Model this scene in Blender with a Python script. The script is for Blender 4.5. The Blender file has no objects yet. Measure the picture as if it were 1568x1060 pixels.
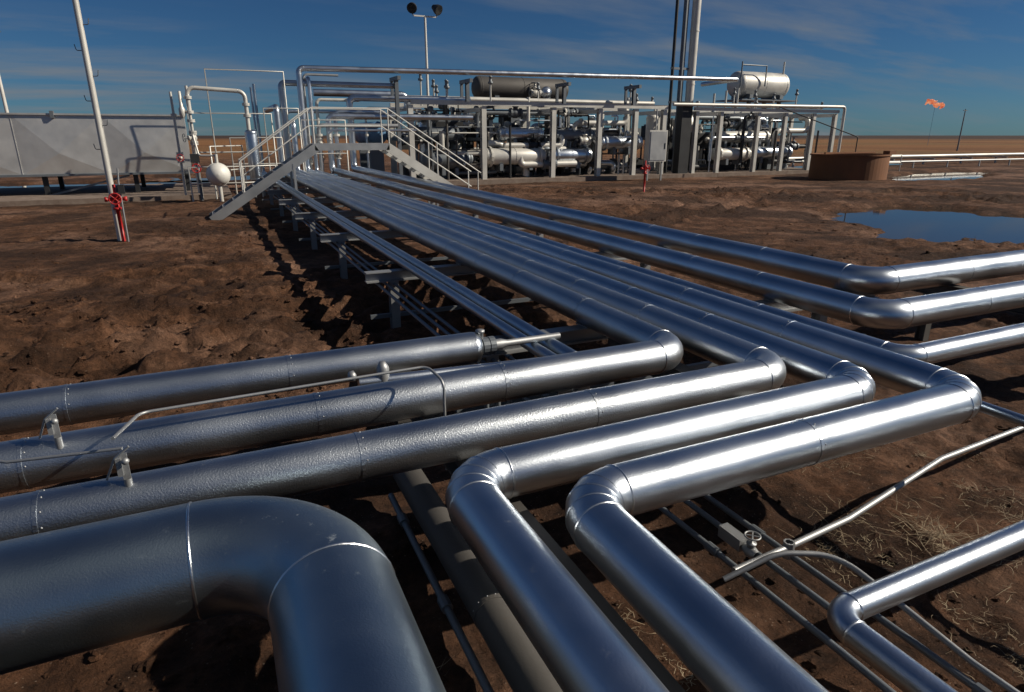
import bpy, math, random
import numpy as np
from mathutils import Vector, Matrix
random.seed(7); rng=np.random.default_rng(7)
V=Vector
scene=bpy.context.scene
# ---------------------------------------------------------------- materials
def newmat(name):
    m=bpy.data.materials.new(name); m.use_nodes=True
    nt=m.node_tree; b=nt.nodes['Principled BSDF']; return m,nt,b
def N(nt,t,**k):
    n=nt.nodes.new(t)
    for a,v in k.items(): setattr(n,a,v)
    return n
def noise(nt,vec,scale,detail=4,rough=.55):
    n=N(nt,'ShaderNodeTexNoise'); n.inputs['Scale'].default_value=scale
    n.inputs['Detail'].default_value=detail; n.inputs['Roughness'].default_value=rough
    nt.links.new(vec,n.inputs['Vector']); return n.outputs['Fac']
def ramp(nt,fac,stops):
    r=N(nt,'ShaderNodeValToRGB'); e=r.color_ramp.elements
    while len(e)<len(stops): e.new(.5)
    for i,(p,c) in enumerate(stops):
        e[i].position=p; e[i].color=(c[0],c[1],c[2],1) if isinstance(c,(tuple,list)) else (c,c,c,1)
    nt.links.new(fac,r.inputs[0]); return r.outputs[0]
def mix(nt,fac,a,b,mode='MIX'):
    m=N(nt,'ShaderNodeMix',data_type='RGBA',blend_type=mode)
    for i,v in ((0,fac),(6,a),(7,b)):
        if hasattr(v,'is_linked') or hasattr(v,'links'): nt.links.new(v,m.inputs[i])
        else: m.inputs[i].default_value=v if i==0 else (v[0],v[1],v[2],1)
    return m.outputs[2]
def bump(nt,h,strength,dist,prev=None):
    b=N(nt,'ShaderNodeBump'); b.inputs['Strength'].default_value=strength; b.inputs['Distance'].default_value=dist
    nt.links.new(h,b.inputs['Height'])
    if prev: nt.links.new(prev,b.inputs['Normal'])
    return b.outputs[0]
def metal(name,base,rough,metallic=1.0,grain=60,gs=.25,dent=.25,stain=.12,staincol=(.20,.16,.12)):
    m,nt,b=newmat(name)
    tc=N(nt,'ShaderNodeTexCoord').outputs['Object']
    n1=noise(nt,tc,1.1,4); n2=noise(nt,tc,17,7,.75); n3=noise(nt,tc,grain,3); n4=noise(nt,tc,2.4,2); n5=noise(nt,tc,2.2,3)
    c=ramp(nt,n1,[(.3,tuple(x*.84 for x in base)),(.7,tuple(min(1,x*1.08) for x in base))])
    st=ramp(nt,n2,[(.60,0.),(.72,stain)])
    st=mix(nt,1.0,st,ramp(nt,n5,[(.45,.15),(.62,1.)]),'MULTIPLY')
    c=mix(nt,st,c,staincol)
    nt.links.new(c,b.inputs['Base Color'])
    b.inputs['Metallic'].default_value=metallic
    if metallic>.5:
        mm=N(nt,'ShaderNodeMath',operation='MULTIPLY_ADD'); nt.links.new(st,mm.inputs[0]); mm.inputs[1].default_value=-.9; mm.inputs[2].default_value=metallic
        nt.links.new(mm.outputs[0],b.inputs['Metallic'])
    r=ramp(nt,n5,[(.3,rough-.03),(.7,rough+.06)])
    nt.links.new(r,b.inputs['Roughness'])
    nb=bump(nt,n4,dent,.012); nb=bump(nt,n3,gs,.003,nb)
    nt.links.new(nb,b.inputs['Normal'])
    return m
M={}
M['clad']=metal('aluminium_cladding',(.57,.62,.68),.31,grain=110,gs=.22,dent=.35,stain=.2)
M['clad_emb']=metal('embossed_aluminium',(.52,.56,.605),.34,grain=120,gs=.6,dent=.25,stain=.2)
M['clad_old']=metal('weathered_cladding',(.36,.43,.48),.36,grain=150,gs=.3,dent=.2,stain=.7,staincol=(.5,.52,.52))
M['blue']=metal('bundle_cladding',(.38,.45,.53),.33,grain=90,gs=.2)
M['band']=metal('cladding_band',(.72,.75,.78),.28)
M['galv']=metal('galvanised_steel',(.36,.37,.38),.5,metallic=.7,gs=.2)
M['silver']=metal('aluminium_paint',(.60,.59,.55),.45,metallic=.25,dent=.1)
M['white']=metal('pale_paint',(.66,.65,.61),.5,metallic=.05,dent=.1)
M['grey']=metal('grey_steel',(.17,.19,.21),.5,metallic=.5,dent=.1)
M['dark']=metal('dark_steel',(.035,.037,.04),.55,metallic=.4,dent=.1)
M['weathered']=metal('weathered_beam',(.09,.085,.08),.6,metallic=.3,dent=.1,stain=.5,staincol=(.12,.06,.03))
M['rust']=metal('rusty_steel',(.20,.085,.035),.75,metallic=.1,gs=.5,stain=.9,staincol=(.07,.03,.015))
M['red']=metal('red_paint',(.42,.02,.02),.42,metallic=.0,dent=.1,stain=.3)
M['bluepaint']=metal('blue_paint',(.10,.22,.38),.4,metallic=.2,dent=.1)
M['sheet']=metal('sheet_metal',(.56,.56,.55),.42,metallic=.6,grain=30,gs=.15,dent=.5,stain=.3)
def concrete():
    m,nt,b=newmat('concrete'); tc=N(nt,'ShaderNodeTexCoord').outputs['Object']
    c=ramp(nt,noise(nt,tc,2.5,8,.7),[(.3,(.13,.09,.07)),(.7,(.24,.19,.155))])
    nt.links.new(c,b.inputs['Base Color']); b.inputs['Roughness'].default_value=.9
    nt.links.new(bump(nt,noise(nt,tc,25,6),.5,.01),b.inputs['Normal']); return m
M['conc']=concrete()
def soil(name,far=True):
    m,nt,b=newmat(name)
    geo=N(nt,'ShaderNodeNewGeometry'); p=geo.outputs['Position']
    big=noise(nt,p,.22,5,.6); mid=noise(nt,p,1.6,8,.7); fine=noise(nt,p,14,8,.75); vf=noise(nt,p,70,4,.7); md2=noise(nt,p,5.5,6,.7)
    c=ramp(nt,mid,[(.32,(.052,.025,.013)),(.5,(.128,.060,.031)),(.68,(.235,.128,.078))])
    pale=ramp(nt,big,[(.50,0.),(.62,.75)])
    c=mix(nt,pale,c,(.29,.168,.115))
    damp=ramp(nt,noise(nt,p,.35,5,.6),[(.47,0.),(.56,.85)])
    c=mix(nt,damp,c,(.046,.022,.012))
    c=mix(nt,.75,c,ramp(nt,md2,[(.3,.35),(.7,1.5)]),'MULTIPLY')
    c=mix(nt,.85,c,ramp(nt,fine,[(.28,.3),(.72,1.6)]),'MULTIPLY')
    vor=N(nt,'ShaderNodeTexVoronoi'); vor.inputs['Scale'].default_value=34; nt.links.new(p,vor.inputs['Vector'])
    peb=ramp(nt,vor.outputs['Distance'],[(.10,.7),(.2,0.)])
    sel=ramp(nt,noise(nt,p,4,5,.7),[(.50,0.),(.58,1.)])
    pm=mix(nt,1.0,peb,sel,'MULTIPLY')
    c=mix(nt,pm,c,(.38,.28,.21))
    if far:
        ln=N(nt,'ShaderNodeVectorMath',operation='LENGTH'); nt.links.new(p,ln.inputs[0])
        fm=N(nt,'ShaderNodeMapRange'); fm.inputs[1].default_value=60; fm.inputs[2].default_value=110
        nt.links.new(ln.outputs['Value'],fm.inputs[0])
        field=ramp(nt,noise(nt,p,.012,5),[(.35,(.12,.050,.022)),(.5,(.24,.115,.045)),(.65,(.16,.095,.04))])
        c=mix(nt,fm.outputs[0],c,field)
        fm2=N(nt,'ShaderNodeMapRange'); fm2.inputs[1].default_value=350; fm2.inputs[2].default_value=600
        nt.links.new(ln.outputs['Value'],fm2.inputs[0]); c=mix(nt,fm2.outputs[0],c,(.055,.035,.028))
    nt.links.new(c,b.inputs['Base Color']); b.inputs['Roughness'].default_value=.9
    b.inputs['Specular IOR Level'].default_value=.25
    nb=bump(nt,mid,.9,.16); nb=bump(nt,md2,1.0,.11,nb); nb=bump(nt,fine,1.0,.05,nb); nb=bump(nt,vf,.7,.010,nb); nb=bump(nt,peb,.4,.01,nb)
    nt.links.new(nb,b.inputs['Normal']); return m
M['soil']=soil('soil'); M['clod']=soil('clod_soil',False)
def water():
    m,nt,b=newmat('water'); p=N(nt,'ShaderNodeNewGeometry').outputs['Position']
    b.inputs['Base Color'].default_value=(.035,.025,.018,1); b.inputs['Roughness'].default_value=.03; b.inputs['IOR'].default_value=1.33
    nt.links.new(bump(nt,noise(nt,p,5,2),.08,.01),b.inputs['Normal']); return m
M['water']=water()
def grassm():
    m,nt,b=newmat('straw'); p=N(nt,'ShaderNodeNewGeometry').outputs['Position']
    nt.links.new(ramp(nt,noise(nt,p,9,2),[(.3,(.14,.09,.05)),(.7,(.46,.37,.24))]),b.inputs['Base Color']); b.inputs['Roughness'].default_value=.8; return m
M['straw']=grassm()
def flame():
    m,nt,b=newmat('gas_flame'); p=N(nt,'ShaderNodeTexCoord').outputs['Object']
    c=ramp(nt,noise(nt,p,1.1,4),[(.35,(.55,.09,.04)),(.65,(1,.42,.20))])
    nt.links.new(c,b.inputs['Emission Color']); b.inputs['Emission Strength'].default_value=.8
    b.inputs['Base Color'].default_value=(.1,.02,.01,1)
    return m
M['flame']=flame()
# ---------------------------------------------------------------- builder
class B:
    def __init__(s,name): s.name=name; s.v=[]; s.f=[]; s.m=[]; s.s=[]; s.mats=[]
    def mi(s,k):
        if k not in s.mats: s.mats.append(k)
        return s.mats.index(k)
    def add(s,vs,fs,mat,smooth):
        o=len(s.v); s.v+= [tuple(v) for v in vs]; i=s.mi(mat)
        for f in fs: s.f.append(tuple(o+a for a in f)); s.m.append(i); s.s.append(smooth)
    def box(s,c,d,mat='galv',rz=0,ax=None):
        c=V(c); hx,hy,hz=[a/2 for a in d]; R=Matrix.Rotation(rz,3,'Z') if ax is None else ax
        vs=[c+R@V((x*hx,y*hy,z*hz)) for x in(-1,1) for y in(-1,1) for z in(-1,1)]
        s.add(vs,[(0,1,3,2),(4,6,7,5),(0,4,5,1),(2,3,7,6),(0,2,6,4),(1,5,7,3)],mat,False)
    def bar(s,a,b,w,h,mat='galv'):
        a=V(a);b=V(b);d=b-a;L=d.length;x=d/L
        up=V((0,0,1)) if abs(x.z)<.95 else V((0,1,0))
        y=up.cross(x).normalized(); z=x.cross(y)
        s.box((a+b)/2,(L,w,h),mat,ax=Matrix((x,y,z)).transposed())
    def ibeam(s,a,b,w,h,mat='galv',t=.012):
        a=V(a);b=V(b); dz=V((0,0,1))
        if abs((b-a).normalized().z)>.9:
            s.bar(a+V((0,w/2,0)),b+V((0,w/2,0)),w,t,mat); s.bar(a-V((0,w/2,0)),b-V((0,w/2,0)),w,t,mat); s.bar(a,b,t,w-t,mat)
        else:
            s.bar(a+dz*(h/2-t/2),b+dz*(h/2-t/2),w,t,mat); s.bar(a-dz*(h/2-t/2),b-dz*(h/2-t/2),w,t,mat); s.bar(a,b,t,h-2*t,mat)
    def sweep(s,path,r,mat='clad',n=20,caps=True,smooth=True):
        P=[V(p) for p in path]; k=len(P)
        T=[]
        for i in range(k):
            t=V((0,0,0))
            if i<k-1:t+=(P[i+1]-P[i]).normalized()
            if i>0:t+=(P[i]-P[i-1]).normalized()
            T.append(t.normalized())
        u=T[0].orthogonal().normalized(); vs=[]
        rr=r if isinstance(r,(list,tuple)) else [r]*k
        for i in range(k):
            if i>0:
                q=T[i-1].rotation_difference(T[i]); u=(q@u); u=(u-T[i]*u.dot(T[i])).normalized()
            w=T[i].cross(u)
            for j in range(n):
                a=2*math.pi*j/n; vs.append(P[i]+(u*math.cos(a)+w*math.sin(a))*rr[i])
        fs=[(i*n+j,i*n+(j+1)%n,(i+1)*n+(j+1)%n,(i+1)*n+j) for i in range(k-1) for j in range(n)]
        s.add(vs,fs,mat,smooth)
        if caps:
            s.add(vs[:n],[tuple(reversed(range(n)))],mat,False); s.add(vs[-n:],[tuple(range(n))],mat,False)
    def lathe(s,o,d,prof,mat='silver',n=24,smooth=True):
        o=V(o);d=V(d).normalized();u=d.orthogonal().normalized();w=d.cross(u);vs=[]
        for h,r in prof:
            for j in range(n):
                a=2*math.pi*j/n; vs.append(o+d*h+(u*math.cos(a)+w*math.sin(a))*max(r,.0005))
        fs=[(i*n+j,i*n+(j+1)%n,(i+1)*n+(j+1)%n,(i+1)*n+j) for i in range(len(prof)-1) for j in range(n)]
        s.add(vs,fs,mat,smooth)
    def ring(s,p,d,r,w=.03,e=.004,mat='band',n=28):
        s.lathe(p,d,[(-w/2,r-.002),(-w/2,r+e),(w/2,r+e),(w/2,r-.002)],mat,n,False)
    def bead(s,p,d,r,e=.006,mat='band',n=32):
        s.lathe(p,d,[(-e*1.5,r-.001),(-e*.7,r+e*.8),(0,r+e),(e*.7,r+e*.8),(e*1.5,r-.001)],mat,n,True)
    def vessel(s,a,b,r,mat='silver',n=28,dome=.5):
        a=V(a);b=V(b);L=(b-a).length; pr=[]
        for i in range(7):
            t=math.pi/2*i/6; pr.append((-r*dome*math.cos(t)+0,r*math.sin(t)))
        q=[(L+r*dome*math.cos(math.pi/2*i/6),r*math.sin(math.pi/2*i/6)) for i in range(6,-1,-1)]
        s.lathe(a,b-a,pr+q,mat,n)
        d=(b-a).normalized()
        for t in (.02,.5,.98): s.ring(a+d*L*t,d,r,.05,.012,mat)
    def flange(s,p,d,r,mat='silver'):
        s.lathe(p,d,[(-.05,r),(-.05,r*1.7),(-.006,r*1.7),(-.006,r*1.6),(.006,r*1.6),(.006,r*1.7),(.05,r*1.7),(.05,r)],mat,16,False)
    def wheel(s,p,d,R,mat='red',r=.012):
        p=V(p);d=V(d).normalized();u=d.orthogonal().normalized();w=d.cross(u)
        s.sweep([p+(u*math.cos(a)+w*math.sin(a))*R for a in [2*math.pi*i/16 for i in range(17)]],r,mat,6,False)
        for a in (0,math.pi/2): 
            q=(u*math.cos(a)+w*math.sin(a))*R; s.sweep([p-q,p+q],r*.8,mat,6)
    def valve(s,p,d,r,mat='silver',wm='grey',stem=(0,0,1),fl=True):
        p=V(p);d=V(d).normalized()
        if fl: s.flange(p-d*r*2,d,r,mat); s.flange(p+d*r*2,d,r,mat)
        s.lathe(p-d*r*2,d,[(0,r),(r,r*1.35),(r*2,r*1.6),(r*3,r*1.35),(r*4,r)],mat,16)
        st=V(stem); s.lathe(p,st,[(0,r),(r*2,r*.9),(r*2.05,r*1.2),(r*2.4,r*1.2),(r*2.45,r*.35),(r*4.5,r*.25)],mat,12)
        s.wheel(p+st*r*4.3,st,r*1.8,wm,max(.012,r*.14) if fl else .005)
    def done(s):
        me=bpy.data.meshes.new(s.name); me.from_pydata(s.v,[],s.f)
        for k in s.mats: me.materials.append(M[k])
        me.polygons.foreach_set('material_index',s.m); me.polygons.foreach_set('use_smooth',s.s); me.update()
        o=bpy.data.objects.new(s.name,me); scene.collection.objects.link(o); return o
def fillet(pts,R,n=8):
    P=[V(p) for p in pts]; out=[P[0]]; marks=[]
    for i in range(1,len(P)-1):
        a,b,c=P[i-1],P[i],P[i+1]; d1=(a-b).normalized(); d2=(c-b).normalized()
        ang=d1.angle(d2); 
        if ang>math.pi-.02: out.append(b); continue
        t=min(R/math.tan(ang/2),(a-b).length*.49,(c-b).length*.49); Rr=t*math.tan(ang/2)
        ce=b+(d1+d2).normalized()*(Rr/math.sin(ang/2)); s0=b+d1*t-ce; s1=b+d2*t-ce; tot=s0.angle(s1)
        for j in range(n+1):
            f=j/n; out.append(ce+(s0*math.sin((1-f)*tot)+s1*math.sin(f*tot))/math.sin(tot))
        marks.append((len(out)-n-1,len(out)-1))
    out.append(P[-1]); return out,marks
def pipe(bd,pts,r,mat='clad',R=None,n=28,seam=1.15,nseg=9,gore=False,jit=.004,bm='band'):
    path,marks=fillet(pts,R or r*2,nseg)
    new=[path[0]]; seams=[]
    inarc=set()
    for a,b in marks:
        for i in range(a,b): inarc.add(i)
    for i in range(len(path)-1):
        a,b=path[i],path[i+1]; L=(b-a).length
        if i not in inarc and L>seam*1.3 and seam>0:
            d=(b-a)/L; k=int(L/seam)
            for j in range(1,k):
                q=a+d*(L*j/k+random.uniform(-.1,.1)); q=q+V([random.uniform(-jit,jit) for _ in range(3)])
                new.append(q); seams.append((q,d))
        new.append(b)
    bd.sweep(new,r,mat,n)
    for q,d in seams:
        bd.ring(q,d,r,.016,.0025,mat,n)
        if abs(d.z)<.1 and q.length<7 and r>.07:     # self-tapping screws through the lap joint
            sdv=V((0,0,1)).cross(d).normalized()
            for ang in (-75,-45,-15,15,45,75):
                a=math.radians(ang+random.uniform(-6,6)); nn=V((0,0,1))*math.cos(a)+sdv*math.sin(a)
                bd.lathe(q+d*.02+nn*(r-.001),nn,[(0,.0045),(.003,.004),(.0042,.0)],'galv',7)
    for a,b in marks:
        for i in (a,b):
            j=i+1 if i==a else i
            d=(path[j]-path[j-1]).normalized(); bd.bead(path[i],d,r,.004,bm)
        if gore:
            for i in range(a+2,b-1,2):
                bd.bead(path[i],(path[i+1]-path[i-1]).normalized(),r,.003,mat)
def thin(bd,pts,r,mat='galv',R=.12,n=10,joint=0):
    path,_=fillet(pts,R,6); bd.sweep(path,r,mat,n)
    if joint:
        for i in range(len(path)-1):
            L=(path[i+1]-path[i]).length
            if L>joint:
                d=(path[i+1]-path[i])/L
                for j in range(1,int(L/joint)+1): 
                    q=path[i]+d*(j*joint-.3); bd.lathe(q-d*.04,d,[(0,r),(0,r*1.5),(.08,r*1.5),(.08,r)],mat,n,False)
# ---------------------------------------------------------------- terrain
def h2(ix,iy,s): 
    a=np.sin(ix*127.1+iy*311.7+s*74.7)*43758.5453; return a-np.floor(a)
def vn(x,y,s=0):
    ix=np.floor(x);iy=np.floor(y);fx=x-ix;fy=y-iy; fx=fx*fx*(3-2*fx);fy=fy*fy*(3-2*fy)
    return (h2(ix,iy,s)*(1-fx)+h2(ix+1,iy,s)*fx)*(1-fy)+(h2(ix,iy+1,s)*(1-fx)+h2(ix+1,iy+1,s)*fx)*fy
def fbm(x,y,o=4,s=0):
    t=0;a=.5
    for i in range(o):
        t=t+a*vn(x*2**i+i*13.7,y*2**i-i*7.1,s+i); a*=.5
    return t/(1-.5**o)
def sm(a,b,x): t=np.clip((x-a)/(b-a),0,1); return t*t*(3-2*t)
PUD=[(19.9,11.6,5.2,3.9,.9),(43,27,9,2.4,.35),(36,16.5,5,1.6,.3),(50,40,12,3.0,.2),(-12,39,14,4.5,0.0),(6,44,10,4,0),(27.5,19.5,1.6,.7,.3),(17.0,17.0,.9,.4,.3)]
def H(x,y):
    x=np.asarray(x,float);y=np.asarray(y,float)
    r=np.hypot(x,y); fade=1-sm(50,110,r)
    z=.05+.05*(fbm(x/3.2,y/3.2,3,1)-.5)*2*fade
    churn=sm(.42,.66,fbm(x/3.0+5,y/3.0,3,9)); near=1-sm(14,45,r)
    left=np.exp(-(((x+1.8)/3.0)**2+((y-8.6)/2.4)**2)); right=sm(13,20,x)*(1-sm(24,33,y))
    rd=np.abs(fbm(x/.55,y/.42,4,20)-.5)*2
    lump=fbm(x/.35,y/.3,4,33)
    z=z+near*(.03+.10*churn+.26*left+.07*right)*(1.0-rd*2.2)*.6*lump*1.7
    z=z+near*.07*(fbm(x/.16,y/.14,3,41)-.5)*(.4+churn+1.6*left)
    close=1-sm(4,8,r); z=z+close*.16*(fbm(x/.42,y/.42,5,60)-.5)
    z=z-.12*sm(.4,1.6,x)*(1-sm(4.6,6.2,x))*sm(3.6,5.2,y)*(1-sm(24,28,y))   # shallow dip added below the rack to deepen the shadow there
    for (x0,y0,ax,ay,w,l) in [(-3,6.8,.93,.36,.16,9),(-3,8.0,.93,.36,.16,9),(-3,13.0,.93,-.1,.15,9),(20,20,.8,-.6,.2,16),(21.2,21.5,.8,-.6,.2,16),(24,8,.35,.94,.22,14),(26,8,.35,.94,.22,14),(14,16,.86,.5,.2,12),(14,18,.86,.5,.2,12),(16,7,.5,.87,.2,9)]:
        dx=x-x0;dy=y-y0; al=dx*ax+dy*ay; pe=-dx*ay+dy*ax+.25*np.sin(al*.6)+.15*np.sin(al*1.7)
        g=np.exp(-(al/l)**4); z=z-g*.10*np.exp(-(pe/w)**2)+g*.10*np.exp(-((np.abs(pe)-w*1.7)/(w*.6))**2)*(.2+1.4*vn(al*2.5,pe*3,5))
    for cx,cy,a,b,rt in PUD:
        dx=x-cx;dy=y-cy; u=(dx*math.cos(rt)+dy*math.sin(rt))/a; v=(-dx*math.sin(rt)+dy*math.cos(rt))/b
        q=np.sqrt(u*u+v*v)+.75*(fbm(x/1.3,y/1.3,5,50)-.5)
        z=z-(.32)*(1-sm(.62,1.12,q))
    return z
n=900; s=np.linspace(-1,1,n); a0=3.4; bb=math.asinh(4200/a0); g=a0*np.sinh(bb*s)
gx,gy=np.meshgrid(g+3.0,g+4.5); gz=H(gx,gy)
co=np.stack([gx,gy,gz],-1).reshape(-1,3).astype(np.float32)
idx=np.arange(n*n).reshape(n,n); q=np.stack([idx[:-1,:-1],idx[:-1,1:],idx[1:,1:],idx[1:,:-1]],-1).reshape(-1,4).astype(np.int32)
def npmesh(name,co,quads,mat,smooth=True):
    k=quads.shape[1]; me=bpy.data.meshes.new(name); me.vertices.add(len(co)); me.vertices.foreach_set('co',co.ravel())
    me.loops.add(quads.size); me.loops.foreach_set('vertex_index',quads.ravel())
    me.polygons.add(len(quads)); me.polygons.foreach_set('loop_start',np.arange(0,quads.size,k,dtype=np.int32))
    me.polygons.foreach_set('loop_total',np.full(len(quads),k,dtype=np.int32))
    me.polygons.foreach_set('use_smooth',np.full(len(quads),smooth)); me.update(calc_edges=True); me.validate()
    me.materials.append(M[mat]); o=bpy.data.objects.new(name,me); scene.collection.objects.link(o); return o
npmesh('ground',co,q,'soil')
for i,(cx,cy,a,b,rt) in enumerate(PUD):
    bd=B('puddle' if a<9 else 'pond'); pts=[]
    for j in range(40):
        t=2*math.pi*j/40; x=a*1.1*math.cos(t);y=b*1.1*math.sin(t); pts.append((cx+x*math.cos(rt)-y*math.sin(rt),cy+x*math.sin(rt)+y*math.cos(rt),-.09))
    bd.add(pts,[tuple(range(40))],'water',False); bd.done()
# clods & stones
import bmesh
bm=bmesh.new(); bmesh.ops.create_icosphere(bm,subdivisions=2,radius=1); bv=np.array([v.co[:] for v in bm.verts]); bf=np.array([[v.index for v in f.verts] for f in bm.faces],dtype=np.int32); bm.free()
def scatter(name,regions,mat):
    cs=[];fs=[];o=0
    for (x0,x1,y0,y1,cnt,s0,s1) in regions:
        X=rng.uniform(x0,x1,cnt*2);Y=rng.uniform(y0,y1,cnt*2); keep=vn(X*1.3,Y*1.3,8)>rng.random(cnt*2)*.9+.1; X=X[keep];Y=Y[keep]
        S=s0+(s1-s0)*rng.random(len(X))**5
        Z=H(X,Y)
        for i in range(len(X)):
            d=bv*(1+1.1*(vn(bv[:,0]*2.3+i*3.1,bv[:,1]*2.3+bv[:,2]*2.9+i,3)-.5))[:,None]*rng.uniform(.6,1.3,3)
            an=rng.uniform(0,6.28); c,sn=math.cos(an),math.sin(an)
            d=np.stack([d[:,0]*c-d[:,1]*sn,d[:,0]*sn+d[:,1]*c,d[:,2]*.6],-1)*S[i]
            cs.append(d+np.array([X[i],Y[i],Z[i]+S[i]*.1])); fs.append(bf+o); o+=len(bv)
    npmesh(name,np.concatenate(cs).astype(np.float32),np.concatenate(fs),mat,False)
scatter('soil_clods',[(-1.2,1.6,.3,3.4,2000,.004,.045),(1.6,6.5,.2,5.5,2200,.004,.04),(-4.5,1.6,5,11,3600,.006,.05),(-4,1.6,11,20,900,.008,.045),(10,22,8,22,1000,.01,.05),(2,7,5,14,600,.008,.04)],'clod')
# dry grass
def grass(name,spots):
    bd=B(name)
    for (cx,cy,rad,cnt,hh) in spots:
        for _ in range(cnt):
            rr=rad*abs(random.gauss(0,.5)); an=random.uniform(0,6.28); x=cx+rr*math.cos(an);y=cy+rr*math.sin(an); z=float(H(x,y))-.005
            L=hh*random.uniform(.4,1.2); lean=random.uniform(.8,2.6); a2=random.uniform(0,6.28); w=.0018
            d=V((math.cos(a2),math.sin(a2),0)); sd=V((-d.y,d.x,0))*w; pts=[]
            for k in range(4):
                t=k/3; c=V((x,y,z))+d*(L*min(1,lean*.45)*t)+V((0,0,L*.8/(.6+lean)*t*(1-.45*t)+.01))+sd*random.uniform(-8,8); pts+= [c-sd*(1-t*.8),c+sd*(1-t*.8)]
            bd.add(pts,[(0,1,3,2),(2,3,5,4),(4,5,7,6)],'straw',False)
    bd.done()
sp=[(random.uniform(2.9,5.6),random.uniform(1.0,3.2),.22,26,random.uniform(.06,.14)) for _ in range(34)]
sp+=[(random.uniform(.3,1.9),random.uniform(.7,2.4),.22,36,random.uniform(.06,.14)) for _ in range(20)]
sp+=[(3.75,1.95,.4,200,.2),(3.2,2.2,.35,80,.14)]
grass('dry_grass',sp)
# ---------------------------------------------------------------- foreground pipelines
z0=.9
def mk(pts,r,mat='clad',name='insulated_pipeline',**k):
    b=B(name); pipe(b,pts,r,mat,**k); return b
b=mk([(-7,4.22,z0),(1.62,4.22,z0)],.118,'clad_emb')
b.lathe((1.62,4.22,z0),(1,0,0),[(0,.118),(.03,.112),(.06,.07),(.07,.05),(.12,.045)],'clad')
b.flange((1.74,4.22,z0),(1,0,0),.04,'grey'); b.lathe((1.75,4.22,z0),(1,0,0),[(0,.04),(.1,.04),(.15,.026),(.6,.026)],'galv',14)
b.lathe((1.68,4.22,z0+.04),(0,0,1),[(0,.024),(.07,.024),(.072,.034),(.09,.034),(.092,0)],'galv',12); b.done()
mk([(-7,3.48,z0),(2.92,3.48,z0),(2.92,29.6,z0),(2.92,29.6,3.5),(2.92,34,3.5)],.122,'clad_emb',R=.2).done()
mk([(-7,2.87,z0),(3.28,2.87,z0),(3.28,30.5,z0),(3.28,30.5,4.5),(8.2,30.5,4.5)],.12,'clad_emb',R=.2).done()
mk([(.855,-2,z0),(.855,2.43,z0),(3.56,2.43,z0),(3.56,29.9,z0),(3.56,29.9,2.9),(3.56,33,2.9)],.119,'clad',R=.21,gore=True).done()
mk([(1.25,-2,z0),(1.25,2.07,z0),(4.0,2.07,z0),(4.0,30,z0),(4.0,30,5.05),(27.8,30,5.37),(27.8,33,5.3)],.119,'clad',R=.21,gore=True).done()
mk([(-5,2.27,.93),(.2,2.27,.93),(.2,-2,.93)],.208,'clad_old',R=.42,n=64,nseg=30,name='large_pipeline').done()
mk([(1.87,-1.5,.72),(1.87,1.26,.72),(9,1.26,.72)],.053,'clad',R=.1,seam=1.6).done()
mk([(60,4.45,z0+.02),(6.21,4.45,z0+.02),(6.21,31,z0+.02),(6.21,31,4.0),(12,31,4.0)],.148,'clad',R=.27).done()
mk([(60,3.53,z0),(5.17,3.53,z0),(5.17,30.7,z0),(5.17,30.7,3.2),(12,30.7,3.2)],.132,'clad',R=.23).done()
mk([(60,2.8,z0-.04),(4.42,2.8,z0-.04),(4.42,30.3,z0-.04),(4.42,30.3,4.7),(4.42,33,4.7)],.082,'clad',R=.15).done()
for x,r,z in ((2.13,.048,.83),(2.27,.06,.835)):
    mk([(x,3.72,.3),(x,3.72,z),(x,29+x,z),(x,29+x,2.2+x)],r,'blue',R=.12,name='small_pipeline',seam=2.5).done()
b=B('conduit_run')
for x in (1.78,1.88,1.98): thin(b,[(x,4.35,.2),(x,4.35,.6),(x,29,.6)],.019,'grey')
b.done()
mk([(4.18,-3,.8),(4.18,29,.8)],.034,'blue',name='small_pipeline',seam=3).done()
mk([(.93,-2,.30),(.93,3.7,.30)],.09,'weathered',name='buried_pipeline').done()
b=B('steel_conduit'); thin(b,[(.73,-2,.22),(.8,3.6,.2)],.02,'grey',joint=.8); b.done()
b=B('conduit_bank')
for x,z in ((2.18,.28),(2.33,.31),(2.49,.3)): thin(b,[(x,-2,z),(x+.02,1.4,z+.015),(x,6,z)],.017,'grey',joint=1.1)
b.box((2.33,2.2,.33),(.06,.16,.07),'galv'); b.valve((2.33,2.07,.325),(0,1,0),.022,'galv','galv',fl=False); b.done()
b=B('bent_tubing'); thin(b,[(7,2.45,.42),(5.2,2.32,.36),(4.15,2.25,.37),(3.02,2.04,.35),(2.49,1.98,.36),(2.1,1.95,.36)],.018,'galv',R=.4,joint=1.3)
b.lathe((2.5,1.98,.3),(0,0,1),[(0,.02),(0,.03),(.09,.03),(.09,.02)],'galv',10,False); b.done()
b=B('bent_hose'); thin(b,[(2.03,1.94,.34),(2.29,1.87,.46),(2.54,1.74,.46),(2.56,1.5,.42),(2.57,1.1,.36),(2.6,-1,.3)],.014,'galv',R=.3); b.done()
b=B('gauge_tubing')
thin(b,[(-.52,2.98,1.16),(-.45,3.34,1.12),(1.0,3.34,1.14),(1.04,3.17,1.1),(1.04,3.17,.55)],.008,'galv',R=.06)
thin(b,[(-1.2,3.3,1.08),(-.95,3.15,1.06),(-.5,3.02,1.09)],.007,'galv',R=.05)
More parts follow.
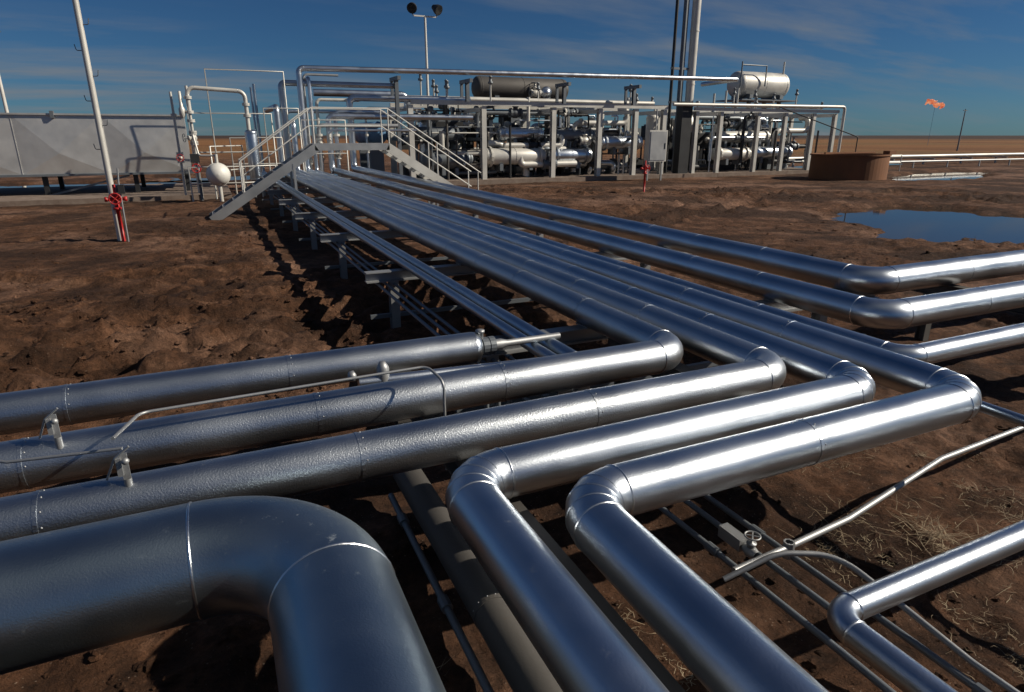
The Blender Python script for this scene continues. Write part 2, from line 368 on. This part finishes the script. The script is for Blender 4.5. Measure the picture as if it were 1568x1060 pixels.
for (x,y,zz) in ((-.81,3.42,1.0),(-.47,2.84,1.0)):
    b.box((x,y-.02,zz+.07),(.028,.008,.17),'galv'); b.box((x-.018,y-.03,zz+.1),(.02,.02,.08),'galv')
    b.lathe((x+.01,y-.045,zz+.13),(0,-1,.3),[(0,.014),(.02,.014),(.021,.0)],'galv',10)
    thin(b,[(x-.08,y+.02,zz+.03),(x-.03,y-.03,zz+.14),(x+.03,y-.04,zz+.19)],.005,'galv',R=.02); b.lathe((x,y-.02,zz-.02),(0,0,1),[(0,.016),(.06,.016)],'galv',8)
b.done()
b=B('drain_line'); thin(b,[(.7,3.86,.9),(2.2,3.86,.84)],.035,'clad',n=16); b.lathe((.63,3.84,.96),(1,0,0),[(0,.0),(.01,.03),(.04,.035),(.055,.01)],'galv',12,True)
b.lathe((.86,3.86,.88),(0,0,1),[(0,.04),(.1,.04),(.14,.02),(.141,0)],'galv',12); b.done()
# supports
for y in (4.75,7.95,11.5,15.0,18.4,21.8,25.2,28.4):
    b=B('pipe_support'); b.ibeam((1.63,y,.7),(6.75,y,.7),.14,.13,'galv')
    for x in (1.98,5.9): 
        b.ibeam((x,y,-.35),(x,y,.633),.11,.11,'galv')
    b.bar((1.66,y,.18),(6.7,y,.18),.05,.05,'grey')
    for x,r in ((2.92,.12),(3.28,.12),(3.56,.12),(4.0,.12),(5.17,.132),(6.21,.15)):
        b.box((x,y,.775),(.1,.2,.018),'grey')
    b.done()
for x,ya,yb in ((1.07,-.6,4.5),(-1.9,.9,4.55),(-4.8,1,4.55),(3.0,2.55,4.5),(7.6,2.6,4.9),(10.5,2.6,4.9)):
    b=B('pipe_support'); b.ibeam((x,ya,.69),(x,yb,.69),.13,.15,'weathered')
    for y in (ya+.45,yb-.25): b.ibeam((x,y,-.3),(x,y,.61),.1,.1,'weathered')
    b.done()
# ---------------------------------------------------------------- crossover stairs
b=B('crossover_stairs'); yc=21.0
for dy in (-.45,.45):
    y=yc+dy
    b.bar((-.05,y,.05),(3.05,y,2.05),.05,.26,'galv'); b.bar((5.2,y,2.05),(8.4,y,.0),.05,.26,'silver'); b.bar((3.0,y,2.06),(5.25,y,2.06),.05,.2,'galv')
    for h in (.55,1.05):
        if dy<0 and h<1: continue
        b.sweep([(.9,y,.65+h),(3.0,y,2.12+h),(5.25,y,2.12+h),(8.3,y,.15+h)],.02,'white',8)
    for x,zb in ((.9,.65),(3.0,2.1),(5.25,2.1),(6.8,1.1),(8.2,.15)):
        b.sweep([(x,y,zb),(x,y,zb+1.08)],.02,'white',8)
for i in range(10):
    b.box((.1+i*.3,yc,.2+i*.195),(.26,.86,.035),'galv'); b.box((5.4+i*.3,yc,1.95-i*.195),(.26,.86,.035),'galv')
b.box((4.12,yc,2.14),(2.2,.86,.03),'galv')
for x in (2.35,6.75):
    for dy in (-.45,.45): b.bar((x,yc+dy,-.3),(x,yc+dy,1.6 if x<5 else 1.0),.07,.07,'galv')
b.done()
# ---------------------------------------------------------------- pipe rack
b=B('pipe_rack')
X1=[9.0,12.7,16.6,19.4,21.7,23.6]; X2=[25.9,27.7,30.6,32.8,35.2,37.1]
for X in X1:
    for y in (31,34.5): b.ibeam((X,y,-.1),(X,y,3.75),.24,.24,'silver',.02)
    b.bar((X,31,3.6),(X,34.5,3.6),.15,.2,'silver'); b.bar((X,31,2.2),(X,34.5,2.2),.12,.15,'grey')
for X in X2:
    for y in (31,34.5): b.ibeam((X,y,-.1),(X,y,3.7),.22,.22,'silver',.02)
    b.bar((X,31,3.6),(X,34.5,3.6),.15,.2,'silver')
b.bar((9,30.84,3.87),(23.7,30.84,3.87),.14,.2,'silver'); b.bar((9,34.6,3.87),(23.7,34.6,3.87),.14,.2,'silver')
b.bar((25.6,30.84,3.82),(37.2,30.84,3.82),.12,.18,'silver'); b.bar((25.6,34.6,3.82),(37.2,34.6,3.82),.12,.2,'silver')
pipe(b,[(23.9,30.6,4.02),(36.8,30.6,4.1),(37.4,30.6,4.1),(37.4,30.6,.4)],.09,'silver',R=.2)
for X in (8.2,11.6,16.8,21.0): 
    b.ibeam((X,30.25,0 if X<9 else 3.9),(X,30.25,4.88),.16,.16,'grey',.02); b.bar((X,29.7,4.8),(X,31.1,4.8),.15,.16,'grey'); b.bar((X,31.0,3.9),(X,31.0,4.75),.12,.12,'grey')
for X0,X1_,z in ((9,23.6,4.0),(9,23.6,4.02),(25.8,37,4.0)): pipe(b,[(X0,32+z-4,z+.1),(X1_,32+z-4,z+.1)],.1,'silver')
pipe(b,[(5,33.2,4.3),(9.5,33.2,4.3),(9.5,33.2,3.6)],.16,'clad',R=.3); 
b.box((25.2,31.2,1.9),(.7,.5,4.6),'dark')
b.done()
b=B('concrete_pad'); b.box((18,34.6,.12),(19,8,.3),'conc'); b.box((32.5,34.8,.10),(9.6,8,.3),'conc'); b.done()
b=B('concrete_pad'); b.box((-8,31.2,.1),(17.5,7.2,.28),'conc'); b.done()
# ---------------------------------------------------------------- processing unit
b=B('gas_processing_unit')
b.vessel((13.3,33.2,4.75),(18.3,33.2,4.75),.55,'weathered')
b.valve((16.3,32.5,4.5),(1,0,0),.12,'silver','grey'); b.lathe((16.9,32.4,4.55),(0,-1,0),[(0,.3),(.05,.3),(.08,.2),(.2,.15),(.2,0)],'clad',18)
for X in (14.2,17.2): b.box((X,33.2,4.1),(.25,1,.5),'grey')
def exch(x0,x1,y,z,r,mat):
    b.vessel((x0,y,z),(x1,y,z),r,mat,20,.35); d=V((1,0,0))
    for x in (x0+.25,x1-.25): b.flange((x,y,z),d,r*.72,mat)
    for x in (x0+.8,x1-.8): b.box((x,y,z-r-.1),(.18,r*1.6,.35),'grey')
exch(13,16.3,31.6,1.35,.42,'silver'); exch(16.9,19.2,31.7,1.35,.4,'clad'); exch(14,16.4,32.0,2.45,.32,'clad'); exch(17.0,19.6,32.0,2.4,.3,'grey')
exch(20,22.6,31.8,2.0,.36,'clad'); exch(28.2,30.8,31.8,1.3,.36,'silver'); exch(31.2,34.5,32,1.35,.36,'clad'); exch(28.6,33,32.5,2.3,.34,'silver'); exch(10,12.3,32,1.2,.45,'grey'); exch(9.6,12.2,33,2.4,.4,'grey')
for (x,z0_,z1,r) in ((10.4,.3,3.2,.28),(12.1,.3,2.7,.3),(19.9,.3,3.0,.3),(24.6,.2,3.4,.35),(26.9,.3,2.8,.3)):
    b.vessel((x,33.4,z0_+.3),(x,33.4,z1),r,random.choice(['silver','clad','grey']),18,.6)
mats=['silver','silver','clad','grey','dark','weathered','dark']
for i in range(120):
    X0=random.choice([random.uniform(9,21),random.uniform(9,21),random.uniform(25.5,35)]); L=random.uniform(1,5); X1_=min(X0+L,23.7 if X0<24 else 36.8)
    y=random.uniform(31.3,36.5); z=random.uniform(.5,3.7); r=random.choice([.04,.05,.07,.1,.14,.17]); mt=random.choice(mats); dz=random.uniform(-1.6,1.3)
    z2=min(3.8,max(.3,z+dz)); pts=[(X0,y,random.uniform(.3,3.6)),(X0,y,z),(X1_,y,z),(X1_,y,z2),(X1_,y+random.uniform(.5,1.6),z2)]
    if abs(pts[0][2]-z)<.4: pts=pts[1:]
    if abs(z2-z)<.4: pts=pts[:-2]
    path,_=fillet(pts,r*2.2,5); b.sweep(path,r,mt,12)
    if random.random()<.7: b.valve(((X0+X1_)/2,y,z),(1,0,0),r,random.choice(['silver','grey','dark']),random.choice(['grey','dark','galv']))
    if random.random()<.6: b.flange((X0+.4,y,z),(1,0,0),r,'silver')
for i in range(80):
    x=random.choice([random.uniform(9,23.5),random.uniform(9,23.5),random.uniform(25.5,36.5)]); y=random.uniform(31.2,36); r=random.choice([.03,.04,.06,.09]); zt=random.uniform(1.5,4.3)
    b.sweep([(x,y,.1),(x,y,zt)],r,random.choice(mats),10)
    if random.random()<.5: b.valve((x,y,random.uniform(.9,2.8)),(0,0,1),max(r,.05),'silver','grey',stem=(0,-1,0))
    if random.random()<.3: b.lathe((x,y,zt),(0,0,1),[(0,r),(0,.12),(.05,.14),(.2,.14),(.25,.08),(.25,0)],'grey',12)
for i in range(80):
    x=random.choice([random.uniform(9.5,23),random.uniform(9.5,23),random.uniform(26,36)]); y=random.uniform(33,38); w,d,h=random.uniform(.5,1.9),random.uniform(.4,1.2),random.uniform(.3,1.3)
    zb=random.choice([.26,.26,.9,1.6,2.2]); mt=random.choice(['dark','dark','dark','grey']); b.box((x,y,zb+h/2),(w,d,h),mt); b.box((x,y,zb+.04+h),(w*.8,d*.8,.1),'grey')
    if zb>.3:
        for sx in (-.4,.4): b.bar((x+sx*w,y,.2),(x+sx*w,y,zb),.08,.08,'dark')
    b.lathe((x,y-d/2,zb+h*.55),(0,-1,0),[(0,h*.2),(.08,h*.2),(.1,h*.12),(.2,h*.1),(.2,0)],'silver',14)
for i in range(16):
    x=random.uniform(9.5,36); zt=random.uniform(4.3,5.3); y=random.uniform(31,34); 
    if 23.8<x<25.4: continue
    b.sweep([(x,y,3.8),(x,y,zt)],.045,'silver',8); b.lathe((x,y,zt-.3),(0,0,1),[(0,.05),(0,.12),(.1,.12),(.12,.07),(.3,.07),(.32,.1),(.4,.0)],'grey',10)
b.vessel((34.2,37,5.75),(38.2,37,5.75),.85,'silver')
for x in (34.8,37.6):
    for y in (36.3,37.7): b.bar((x,y,0),(x,y,5.0),.2,.2,'grey')
    b.box((x,37,4.95),(.3,1.8,.25),'grey')
b.sweep([(33.6,36,5.0),(33.6,36,7.1)],.05,'grey',8); b.sweep([(33.6,36,6.9),(35.8,36,6.9),(35.8,36,5.6)],.05,'grey',8); b.sweep([(38,36.6,6.5),(38,36.6,7.3)],.06,'silver',8)
b.box((36.2,37,4.7),(5.2,2.6,.08),'grey')
for x in (31,32,33): b.sweep([(x,35.5,3.8),(x,35.5,5.0+.2*(x-31))],.07,'silver',8)
b.done()
b=B('blue_storage_vessel'); b.vessel((8.0,33.6,2.5),(8.0,37,2.5),.55,'bluepaint')
for y in (34,36.4): b.box((8,y,1.0),(.7,.2,2.2),'grey')
b.done()
b=B('exhaust_stack'); b.sweep([(26.1,32,0),(26.1,32,17)],.24,'silver',20)
for z in (3,5.2,8,11,14): b.ring((26.1,32,z),(0,0,1),.24,.08,.02,'silver')
b.sweep([(25.35,32,0),(25.35,32,17)],.12,'grey',12); b.sweep([(24.75,32,0),(24.75,32,17)],.09,'dark',12); b.sweep([(25.7,32.3,0),(25.7,32.3,17)],.1,'galv',12)
for z in (4.2,6.0): b.box((25.5,32,z),(1.7,.12,.12),'grey')
b.lathe((26.1,32,2.6),(0,0,1),[(0,.25),(.1,.5),(.5,.5),(.9,.25)],'silver',18); b.done()
b=B('electrical_cabinet'); b.box((22.0,29.4,1.85),(1.15,.4,1.6),'silver'); b.box((22.0,29.185,1.85),(1.02,.03,1.46),'galv'); b.box((22.42,29.16,1.85),(.04,.03,.3),'dark')
for x in (21.55,22.45): b.bar((x,29.4,-.1),(x,29.4,1.05),.08,.08,'galv')
b.sweep([(22,29.5,2.6),(22,29.5,3.7)],.04,'galv',8); b.done()
def monitor(name,x,y,h):
    b=B(name); b.lathe((x,y,-.1),(0,0,1),[(0,.05),(.12,.05),(.12,.09),(.16,.09),(.16,.042),(h-.25,.042),(h-.25,.09),(h-.2,.09),(h-.2,.05),(h,.05),(h+.03,.085),(h+.1,.085),(h+.12,.035),(h+.3,.03),(h+.3,0)],'red',16)
    b.lathe((x-.22,y,h-.12),(1,0,0),[(0,.0),(0,.055),(.05,.055),(.06,.04),(.38,.04),(.39,.055),(.44,.055),(.44,0)],'red',14)
    b.wheel((x,y-.16,h-.1),(0,-1,0),.12,'red',.014); b.sweep([(x,y,h-.1),(x,y-.18,h-.1)],.02,'red',8); return b
monitor('fire_hydrant',16.6,22.8,1.2).done()
b=monitor('fire_hydrant',-1.95,17.1,1.15); b.sweep([(-1.85,17.0,0),(-1.83,17.0,1.4),(-1.8,17,1.7)],.02,'galv',8); b.box((-1.8,17.0,1.25),(.12,.1,.2),'dark'); b.done()
b=B('ladder_mast'); b.sweep([(-2.02,17.25,-.1),(-2.02,17.25,9)],[.07,.055],'silver',14)
for i in range(14):
    z=2.1+i*.5; sgn=1 if i%2 else -1
    thin(b,[(-2.02,17.25,z),(-2.02+sgn*.16,17.25-sgn*.05,z),(-2.02+sgn*.18,17.25-sgn*.06,z+.12)],.009,'grey',R=.04,n=6)
b.done()
b=B('fire_hydrant'); b.sweep([(-.3,26.9,0),(-.3,26.9,1.5)],.05,'grey',10); b.wheel((-.35,26.7,1.25),(0,-1,0),.15,'red',.02); b.box((-.35,26.8,1.6),(.3,.15,.3),'dark'); b.done()
b=B('floodlight_mast'); zt=8.35; b.sweep([(11.5,36,0),(11.5,36,zt)],[.09,.06],'white',10); b.bar((10.9,36,zt),(12.1,36,zt),.07,.07,'white')
for x,a in ((10.85,-.5),(12.15,.5)):
    d=V((a,-.8,-.5)).normalized(); b.sweep([(x,36,zt),(x,36,zt+.25)],.03,'grey',6)
    b.lathe(V((x,36,zt+.4))-d*.25,d,[(0,0),(0,.12),(.1,.16),(.3,.25),(.45,.27),(.45,.23),(.41,0)],'dark',14,False)
b.done()
# ---------------------------------------------------------------- left cluster
b=B('insulated_box_tank'); xa,xb,ya,yb,za,zb=-17.5,-.55,29.8,33.2,1.0,3.1
b.box(((xa+xb)/2,(ya+yb)/2+.03,(za+zb)/2),(xb-xa-.1,yb-ya-.06,zb-za-.04),'sheet')
npn=6; w=(xb-xa)/npn
for i in range(npn):
    x0=xa+i*w; cx=x0+w*.45; cz=(za+zb)/2; o=ya-.05; c=(cx,o-.10,cz-.3)
    P=[(x0+.01,o,za),(x0+w-.01,o,za),(x0+w-.01,o,zb),(x0+.01,o,zb),c]
    b.add(P,[(0,1,4),(1,2,4),(2,3,4),(3,0,4)],'sheet',False); b.box((x0,o-.003,cz),(.02,.03,zb-za+.05),'sheet')
b.box(((xa+xb)/2,ya-.07,zb+.03),(xb-xa+.1,.14,.06),'sheet'); b.box(((xa+xb)/2,ya-.05,za-.03),(xb-xa+.1,.14,.08),'grey')
for x in (-16,-12.5,-9,-5.6,-2.6,-.8):
    for y in (ya+.2,yb-.3): b.bar((x,y,.1),(x,y,1.0),.16,.16,'dark')
b.bar((-5.6,ya+.1,.2),(-2.8,ya+.1,.9),.07,.07,'grey'); b.box((-4.9,ya-.1,3.12),(.12,.2,.25),'grey')
b.done()
b=B('vertical_separator'); b.vessel((1.7,27.6,.75),(1.7,27.6,2.5),.22,'clad'); 
for a in range(3): b.bar((1.7+.18*math.cos(a*2.1),27.6+.18*math.sin(a*2.1),0),(1.7+.18*math.cos(a*2.1),27.6+.18*math.sin(a*2.1),.8),.05,.05,'silver')
pipe(b,[(1.65,27.6,2.6),(1.65,27.6,3.95),(-.3,27.6,4.05),(-.3,27.6,3.2)],.075,'silver',R=.25,seam=0)
for z in (3.1,3.5): b.flange((1.65,27.6,z),(0,0,1),.08)
b.done()
b=B('relief_valve_assembly'); b.sweep([(-.3,27.6,.1),(-.3,27.6,4.1)],.05,'silver',10)
for z in (1.7,2.1,2.5,2.9,3.2,3.7): b.flange((-.3,27.6,z),(0,0,1),.08)
b.valve((-.3,27.6,2.3),(0,0,1),.08,'silver','grey',stem=(-.9,-.4,0)); b.lathe((-.55,27.6,3.0),(0,0,1),[(0,.06),(.1,.11),(.3,.11),(.4,.06),(.9,.05),(.92,0)],'silver',12)
b.sweep([(-.55,27.6,3.2),(-.3,27.6,3.2)],.05,'silver',8)
b.sweep([(-.85,27.9,.1),(-.85,27.9,3.9)],.045,'silver',10); b.valve((-.85,27.9,1.6),(0,0,1),.07,'silver','red',stem=(0,-1,0)); b.flange((-.85,27.9,3.1),(0,0,1),.06); b.done()
b=B('ball_float_tank'); b.vessel((.35,26.2,1.05),(.35,26.25,1.05),.4,'white',28,1.0); b.sweep([(.35,26.2,-.1),(.35,26.2,.7)],.07,'silver',10); b.sweep([(.35,26.2,1.4),(.35,26.2,1.75)],.06,'silver',10)
thin(b,[(.35,26.2,1.7),(-.2,26.4,1.7),(-.3,26.6,2.4)],.035,'silver'); b.done()
b=B('guard_railing')
fr=[((-.6,26.5),(1.2,26.5),1.3),((1.2,26.5),(2.4,27.0),1.3),((-.4,28.6),(2.6,28.6),3.2),((2.3,28.2),(3.6,28.2),3.4),((.4,28.4),(3.2,28.4),4.75),((3.8,29.2),(5.6,29.2),3.0),((1.0,29.5),(3.0,29.5),2.3),((.2,27.2),(1.4,29.2),2.0)]
for (xa_,ya_),(xb_,yb_),h in fr:
    b.sweep([(xa_,ya_,0),(xa_,ya_,h),(xb_,yb_,h),(xb_,yb_,0)],.03,'silver',8)
    if h<3.3: b.sweep([(xa_,ya_,h*.55),(xb_,yb_,h*.55)],.025,'silver',8)
b.done()
b=B('riser_manifold')
for i,(x,y,zt) in enumerate(((4.3,31,4.9),(4.8,31.2,3.9),(5.5,30.9,3.4),(7.0,31.5,3.6),(3.5,31.5,3.4),(4.6,30,2.8),(5.0,29.8,2.6))):
    r=.05+.02*(i%3); path,_=fillet([(x,y,.1),(x,y,zt),(x+1.5+i*.4,y,zt)],.2,5); b.sweep(path,r,random.choice(['silver','clad','galv']),12)
    b.valve((x,y,1.3+.15*i),(0,0,1),r,'silver','grey',stem=(0,-1,0)); b.flange((x,y,2.4),(0,0,1),r)
b.done()
b=B('utility_pole'); b.sweep([(-12.6,60,0),(-12.6,60,9.5)],[.14,.09],'white',10); b.box((-12.6,60,9.3),(1.4,.1,.1),'grey'); b.box((-13.1,60,9.5),(.4,.3,.3),'dark'); b.done()
# ---------------------------------------------------------------- right side
b=B('rusty_round_tank'); c=(33.0,26.2,-.1); b.lathe(c,(0,0,1),[(0,2.02),(.06,2.02),(.06,2.0),(1.42,2.0),(1.42,2.06),(1.5,2.06),(1.5,1.97),(1.40,1.96),(1.40,0)],'rust',56,False)
b.bar((31.0,26.2,1.46),(35,26.2,1.46),.1,.08,'rust'); b.box((34.0,24.55,1.5),(.5,.4,.18),'rust')
thin(b,[(33.4,26.2,1.4),(33.4,26.2,2.3),(29.6,28.5,3.9)],.03,'dark'); b.done()
b=B('surface_pipeline')
for y,z,r in ((36,.75,.13),(37,.62,.12)):
    pipe(b,[(38,y,z),(130,y,z)],r,'silver',seam=6,n=14)
for x in range(40,130,5): 
    b.bar((x,36.5,-.1),(x,36.5,.5),.12,.12,'galv'); b.bar((x,35.6,.52),(x,37.4,.52),.12,.1,'galv')
b.done()
b=B('surface_pipeline')
pipe(b,[(39,32.5,.55),(75,33.2,.45)],.07,'galv',seam=6,n=12)
for x in range(40,75,4): b.bar((x,32.6,-.1),(x,32.6,.5),.08,.08,'galv')
b.done()
b=B('guard_railing')
for x in (38.6,40.2,41.8,43.4): b.sweep([(x,30.4,0),(x,30.4,1.1)],.03,'silver',8)
for z in (.6,1.1): b.sweep([(38.6,30.4,z),(43.4,30.4,z)],.03,'silver',8)
b.done()
b=B('utility_pole'); b.sweep([(107,66,0),(107,66,6.2)],[.12,.07],'grey',8); b.box((107,66,6.0),(.9,.1,.1),'grey'); b.done()
b=B('utility_pole'); b.sweep([(66,54,0),(66,54,4.2)],[.09,.06],'grey',8); b.box((66,54,4.1),(.8,.1,.1),'grey'); b.done()
b=B('gas_flare'); fx,fy=157,104; b.sweep([(fx,fy,0),(fx,fy,8.7)],[.035,.03],'bluepaint',6)
for i in range(30):
    t=i/29; dx=-2.2+4.0*t+random.uniform(-.3,.3); dz=10.1-1.3*t**1.3+random.uniform(-.4,.4)
    if i<3: dx=random.uniform(-.1,.3); dz=8.7+.3*i
    sx,sz=random.uniform(.2,.6)*(1.15-.5*abs(t-.5)),random.uniform(.10,.26); ti=random.uniform(-.7,.9)
    pts=[]
    for v in bv:
        f=1+1.1*(float(vn(np.array(v[0]*3+dx*5),np.array(v[2]*3+v[1]*2+dz*3),4))-.5)
        x=v[0]*sx*f;z=v[2]*sz*f*(1-.6*v[0]); pts.append((fx+(dx+x)*.84,fy-(dx+x)*.54+v[1]*.4,dz+z+x*ti))
    b.add(pts,[tuple(int(i) for i in f) for f in bf],'flame',True)
b.done()
# ---------------------------------------------------------------- light, sky, camera
az=math.radians(115); el=math.radians(33)
sd=V((math.sin(az)*math.cos(el),math.cos(az)*math.cos(el),math.sin(el)))
L=bpy.data.lights.new('sun','SUN'); L.energy=5.0; L.angle=math.radians(.5); L.color=(1,.90,.75)
lo=bpy.data.objects.new('sun',L); lo.rotation_euler=(-sd).to_track_quat('-Z','Y').to_euler(); scene.collection.objects.link(lo)
w=bpy.data.worlds.new('World'); scene.world=w; w.use_nodes=True; nt=w.node_tree; bg=nt.nodes['Background']
sky=N(nt,'ShaderNodeTexSky',sky_type='NISHITA'); sky.sun_disc=False; sky.sun_elevation=el; sky.sun_rotation=az; sky.air_density=.8; sky.dust_density=.2; sky.ozone_density=3
tc=N(nt,'ShaderNodeTexCoord').outputs['Generated']
sp_=N(nt,'ShaderNodeSeparateXYZ'); nt.links.new(tc,sp_.inputs[0])
ad=N(nt,'ShaderNodeMath',operation='ADD'); nt.links.new(sp_.outputs[2],ad.inputs[0]); ad.inputs[1].default_value=.12
mx=N(nt,'ShaderNodeMath',operation='MAXIMUM'); nt.links.new(ad.outputs[0],mx.inputs[0]); mx.inputs[1].default_value=.05
dv=[]
for i in (0,1):
    d=N(nt,'ShaderNodeMath',operation='DIVIDE'); nt.links.new(sp_.outputs[i],d.inputs[0]); nt.links.new(mx.outputs[0],d.inputs[1]); dv.append(d.outputs[0])
cb=N(nt,'ShaderNodeCombineXYZ'); nt.links.new(dv[0],cb.inputs[0]); nt.links.new(dv[1],cb.inputs[1])
mp=N(nt,'ShaderNodeMapping'); nt.links.new(cb.outputs[0],mp.inputs[0]); mp.inputs['Rotation'].default_value=(0,0,.35); mp.inputs['Scale'].default_value=(.55,1.5,1)
wi=noise(nt,mp.outputs[0],.9,10,.58); wi2=noise(nt,mp.outputs[0],.33,3,.5)
cm=ramp(nt,wi,[(.44,0.),(.64,1.)]); cm2=ramp(nt,wi2,[(.42,.15),(.56,1.)])
cmm=mix(nt,1.0,cm,cm2,'MULTIPLY'); 
cf=N(nt,'ShaderNodeMath',operation='MULTIPLY'); nt.links.new(cmm,cf.inputs[0]); cf.inputs[1].default_value=.7
dk=mix(nt,1.0,sky.outputs[0],(.29,.53,.76),'MULTIPLY')
cc=mix(nt,cf.outputs[0],dk,(3.6,3.9,4.3))
nt.links.new(cc,bg.inputs['Color']); bg.inputs['Strength'].default_value=.05
cam=bpy.data.cameras.new('camera'); cam.lens=22.5; cam.sensor_width=36; cam.clip_end=12000; cam.clip_start=.05
co_=bpy.data.objects.new('camera',cam); co_.location=(0,0,2.4); co_.rotation_euler=(math.radians(90-18.24),0,math.radians(-24.7)); scene.collection.objects.link(co_)
scene.camera=co_
scene.view_settings.view_transform='Standard'; scene.view_settings.look='None'
